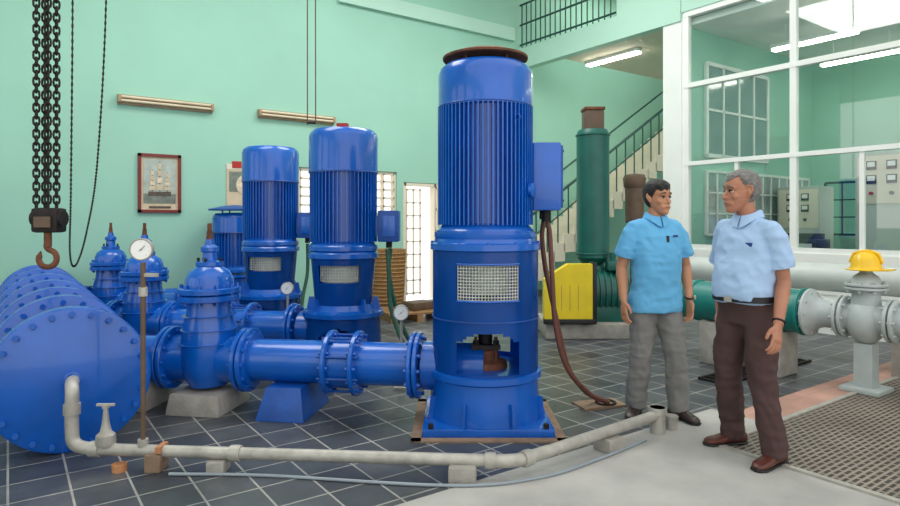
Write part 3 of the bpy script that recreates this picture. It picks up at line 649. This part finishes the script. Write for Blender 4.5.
        b.tube([r0,p1,p2,p3,p3+(p3-p2)*.15],[.015,.0125,.0105,.009,.004],skin,10)
    hc=V(J['chin'])
    P=lambda f_,s_,z_: hc+(HF*f_+HS*s_+HU*z_)*hs
    b.tube([nk-U*.06,nk,P(-.018,0,.02),P(-.02,0,.07)],[.060,.056,.053,.05],skin,20)
    HP=[(-.004,.014,.080,.045),(.004,.026,.090,.02),(.018,.038,.094,-.012),(.035,.048,.092,-.04),(.06,.058,.090,-.062),(.085,.066,.088,-.082),(.105,.070,.085,-.092),(.122,.071,.080,-.096),(.14,.072,.087,-.098),(.16,.073,.087,-.099),(.18,.071,.080,-.095),(.2,.063,.065,-.084),(.218,.048,.044,-.064),(.23,.026,.018,-.035),(.235,.008,-.002,-.016)]
    def hring(z,ru,f0,f1,n=40):
        return [P((f0+f1)/2+(f0-f1)/2*math.sin(2*math.pi*j/n),ru*math.copysign(abs(math.cos(2*math.pi*j/n))**.92,math.cos(2*math.pi*j/n)),z) for j in range(n)]
    b.rings([hring(*h) for h in HP],skin)
    b.tube([P(.076,0,.132),P(.088,0,.115),P(.100,0,.096),P(.106,0,.085),P(.092,0,.078)],[.008*hs,.0085*hs,.0105*hs,.0125*hs,.010*hs],skin,10)
    for k in (-1,1):
        b.tube([P(.092,k*.007,.084),P(.086,k*.017,.082)],.0085*hs,skin,8)
        b.tube([P(.080,k*.010,.140),P(.079,k*.03,.143),P(.062,k*.054,.137)],.0085*hs,skin,8)
        b.ell(P(.056,k*.040,.088),(.022,.022,.022),skin); b.ell(P(.07,k*.018,.05),(.024,.024,.02),skin)
        b.tube([P(.000,k*.069,.082),P(-.008,k*.078,.094),P(-.022,k*.086,.118),P(-.018,k*.086,.14),P(-.002,k*.078,.146),P(.006,k*.071,.134)],[.007,.008,.008,.008,.007,.006],skin,8)
        b.ell(P(-.006,k*.073,.112),(.012,.012,.022),skin)
    b.tube([P(.082,-.024,.054),P(.094,-.008,.059),P(.096,0,.057),P(.094,.008,.059),P(.082,.024,.054)],.0075*hs,skin,8)
    b.tube([P(.081,-.02,.044),P(.093,0,.041),P(.081,.02,.044)],.0085*hs,skin,8)
    b.ell(P(.080,0,.014),(.018,.018,.016),skin)
    eval_remesh(b,.0042,'skin_body',root,skin,2)
    b=B('face_details'); lip=mat('lip_skin',(150,88,76),.5); eyew=mat('eye_white',(206,196,184),.3); iris=mat('iris_dark',(24,16,12),.2)
    for k in (-1,1):
        b.ell(P(.0695,k*.031,.118),(.0130*hs,.0130*hs,.0080*hs),eyew,seg=16); b.ell(P(.0795,k*.031,.118),(.0062,.0062,.0065),iris,seg=12)
        b.tube([P(.082,k*.017,.122),P(.0850,k*.031,.1262),P(.075,k*.047,.121)],.0034,iris,6)
        b.tube([P(.0885,k*.013,.1485),P(.0885,k*.032,.152),P(.072,k*.054,.1435)],[.003,.0042,.0028],hair,6)
    b.tube([P(.089,-.024,.0505),P(.1005,0,.0500),P(.089,.024,.0505)],[.0022,.0045,.0022],lip,6)
    b.done(parent=root)
    zs=[h[0] for h in HP]
    def interp(z):
        z=min(max(z,zs[0]),zs[-1]-1e-5); i=max(0,bisect.bisect_right(zs,z)-1); t=(z-zs[i])/(zs[i+1]-zs[i]); return [HP[i][q]*(1-t)+HP[i+1][q]*t for q in (1,2,3)]
    g=.017 if not grey else .011
    def lim_(s_,t):
        if grey:
            if s_<-.5: return .035
            if s_<-.12: return .035+(s_+.5)/.38*.085
            if s_<.12: return .135
            if s_<.5: return .135+(s_-.12)/.38*.05
            return .187-.01*math.cos((t-math.pi/2)*3)
        if s_<-.5: return .03
        if s_<-.12: return .03+(s_+.5)/.38*.09
        if s_<.25: return .115
        if s_<.55: return .12+(s_-.25)/.3*.055
        return .172+.005*math.sin(t*11)+.010*math.cos(t)
    bm=bmesh.new(); n=96; rows=[]; nz=70; zlo,zhi=.025,.2349
    for i in range(nz+1):
        z=zlo+(zhi-zlo)*i/nz; ru,f0,f1=interp(z); row=[]
        for j in range(n):
            t=2*math.pi*j/n; s_=math.sin(t); L=lim_(s_,t); k=max(0,min(1,(z-L)/.035)); k=k*k*(3-2*k)
            gl=g*(1 if z<.2 else max(.15,1-((z-.2)/.035)**2*.85))
            gg=gl*(.15+.85*k)+.0035*k*noise.noise(V((math.cos(t)*9,math.sin(t)*9,z*90)))
            c_=math.copysign(abs(math.cos(t))**.92,math.cos(t))
            row.append(bm.verts.new(P((f0+f1)/2+((f0-f1)/2+gg)*s_,(ru+gg)*c_,z+g*.95*max(0,(z-.16)/.075))))
        rows.append(row)
    for i in range(nz):
        z=zlo+(zhi-zlo)*(i+.5)/nz
        for j in range(n):
            t=2*math.pi*(j+.5)/n
            if z<lim_(math.sin(t),t): continue
            bm.faces.new((rows[i][j],rows[i][(j+1)%n],rows[i+1][(j+1)%n],rows[i+1][j]))
    bm.faces.new(rows[-1])
    for v in [v for v in bm.verts if not v.link_faces]: bm.verts.remove(v)
    bmesh.ops.recalc_face_normals(bm,faces=bm.faces); bmesh.ops.solidify(bm,geom=bm.faces[:],thickness=.008)
    me=bpy.data.meshes.new('hair'); bm.to_mesh(me); bm.free(); me.materials.append(hair)
    for p_ in me.polygons: p_.use_smooth=True
    o=bpy.data.objects.new('hair',me); sc.collection.objects.link(o); o.parent=root
    return root,P,spine,F,S
skin1=mat('skin_tan',(186,130,98),.5,0,.08,12,.1,90); skin2=mat('skin_brown',(172,116,90),.5,0,.08,12,.1,90)
sh1=mat('sky_blue_shirt',(100,176,222),.8,0,.05,6,.15,200); sh2=mat('pale_blue_shirt',(162,190,224),.8,0,.04,6,.1,200)
tr1=mat('grey_trousers',(122,120,118),.85,0,.08,8,.15,200); tr2=mat('dark_brown_trousers',(74,52,50),.85,0,.1,8,.15,200)
so1=mat('dark_shoe_leather',(48,32,32),.4); so2=mat('brown_shoe_leather',(84,40,32),.35)
hr1=mat('black_hair',(24,20,20),.5,0,.4,60,.8,180); hr2=mat('grey_hair',(120,118,116),.6,0,.4,70,.8,180)
logo=mat('logo_navy',(30,60,130),.6)
J1=dict(pelvis=(1.485,4.50,.90),neck=(1.49,4.50,1.43),chin=(1.50,4.485,1.458),
 shL=(1.66,4.54,1.352),elL=(1.735,4.57,1.07),wrL=(1.72,4.46,.84),shR=(1.31,4.46,1.352),elR=(1.245,4.50,1.07),wrR=(1.235,4.41,.84),
 knL=(1.60,4.42,.49),anL=(1.635,4.44,.085),tdL=(.35,-.9,0),knR=(1.375,4.45,.49),anR=(1.355,4.53,.085),tdR=(-.45,-.85,0))
r1,P,spn,F1,S1=man('man_in_blue_polo',skin1,sh1,tr1,so1,hr1,J1,(.22,-.97,0),(.46,-.88,0),hs=1.02,tilt=.05)
q=B('shirt_badge'); q.box(spn(1.28)+F1*.132+S1*.02,(.018,.012,.045),black,math.atan2(S1.y,S1.x)); q.box(spn(1.3)+F1*.126+S1*.085,(.035,.006,.016),logo,math.atan2(S1.y,S1.x)); q.done(parent=r1)
q=B('wrist_watch'); w_=V(J1['wrL']); q.torus(w_+V((0,0,.02)),(0,-.3,1),.031,.007,black,20,6); q.cyl(w_+V((.028,-.02,.02)),w_+V((.037,-.026,.02)),.016,galv); q.done(parent=r1)
J2=dict(pelvis=(1.765,3.69,.92),neck=(1.775,3.69,1.43),chin=(1.74,3.69,1.462),
 shL=(1.850,3.53,1.35),elL=(1.905,3.54,1.06),wrL=(1.81,3.42,.83),shR=(1.70,3.84,1.35),elR=(1.72,3.95,1.07),wrR=(1.70,3.90,.84),
 knL=(1.81,3.60,.49),anL=(1.875,3.575,.085),tdL=(-.80,-.5,0),knR=(1.70,3.80,.49),anR=(1.79,3.92,.085),tdR=(-.95,-.15,0))
r2,P,spn,F2,S2=man('man_in_pale_shirt',skin2,sh2,tr2,so2,hr2,J2,(-.86,-.50,0),(-.98,-.04,0),True,True,.026,hs=1.04,tilt=.06,wid=.96)
q=B('shirt_badge'); q.box(spn(1.27)+F2*.116+S2*.085,(.04,.008,.022),logo,math.atan2(S2.y,S2.x)); q.done(parent=r2)
q=B('wrist_watch'); w_=V(J2['wrL']); q.torus(w_+V((.01,.01,.02)),(.5,.45,1),.031,.006,black,20,6); q.done(parent=r2)

# ------------------------------------------------------------------ camera + light
cam=bpy.data.cameras.new('camera'); co=bpy.data.objects.new('camera',cam); sc.collection.objects.link(co)
co.location=(0,0,1.4); co.rotation_euler=(math.radians(90),0,0); cam.sensor_width=36; cam.lens=36*620/900; cam.shift_y=-31/900
sc.camera=co
wd=bpy.data.worlds.new('world'); sc.world=wd; wd.use_nodes=True; bg=wd.node_tree.nodes['Background']; bg.inputs[0].default_value=(.99,.98,.97,1); bg.inputs[1].default_value=1.65
def area(name,loc,rot,sx,sy,pw,col=(1,.98,.95)):
    l=bpy.data.lights.new(name,'AREA'); l.shape='RECTANGLE'; l.size=sx; l.size_y=sy; l.energy=pw; l.color=col
    o=bpy.data.objects.new(name,l); sc.collection.objects.link(o); o.location=loc; o.rotation_euler=rot
area('ceiling_fill_1',W(1,6,6.15),(0,0,TH),3,2,130); area('ceiling_fill_2',W(5,6,6.15),(0,0,TH),3,2,190)  # added area lights brightening the hall from above, no fixtures there
area('stair_fill',W(10.5,7,4.38),(0,0,TH),2,1.5,30)  # unseen extra light for the stair recess, separate from the soffit tube fixture
area('landing_fill',W(10.5,8,6.5),(0,0,TH),2,1.5,50)  # unseen area light added above the landing, without a fixture
# turn the whole place so that the building walls line up with the world axes
bpy.context.view_layer.update()
RM=Matrix.Rotation(-TH,4,'Z')
for ob in list(sc.objects):
    if ob.parent:
        continue
    if ob.type=='MESH' and abs(ob.rotation_euler.z-TH)<1e-5 and ob.location.length<1e-6: ob.rotation_euler=(0,0,0)
    elif ob.type=='MESH':
        M=RM@ob.matrix_world; loc=M.to_translation(); ob.data.transform(M.to_3x3().to_4x4()); ob.rotation_euler=(0,0,0); ob.location=loc
    elif ob.type=='EMPTY':
        for c in ob.children: c.data.transform(RM)
    else: ob.matrix_world=RM@ob.matrix_world
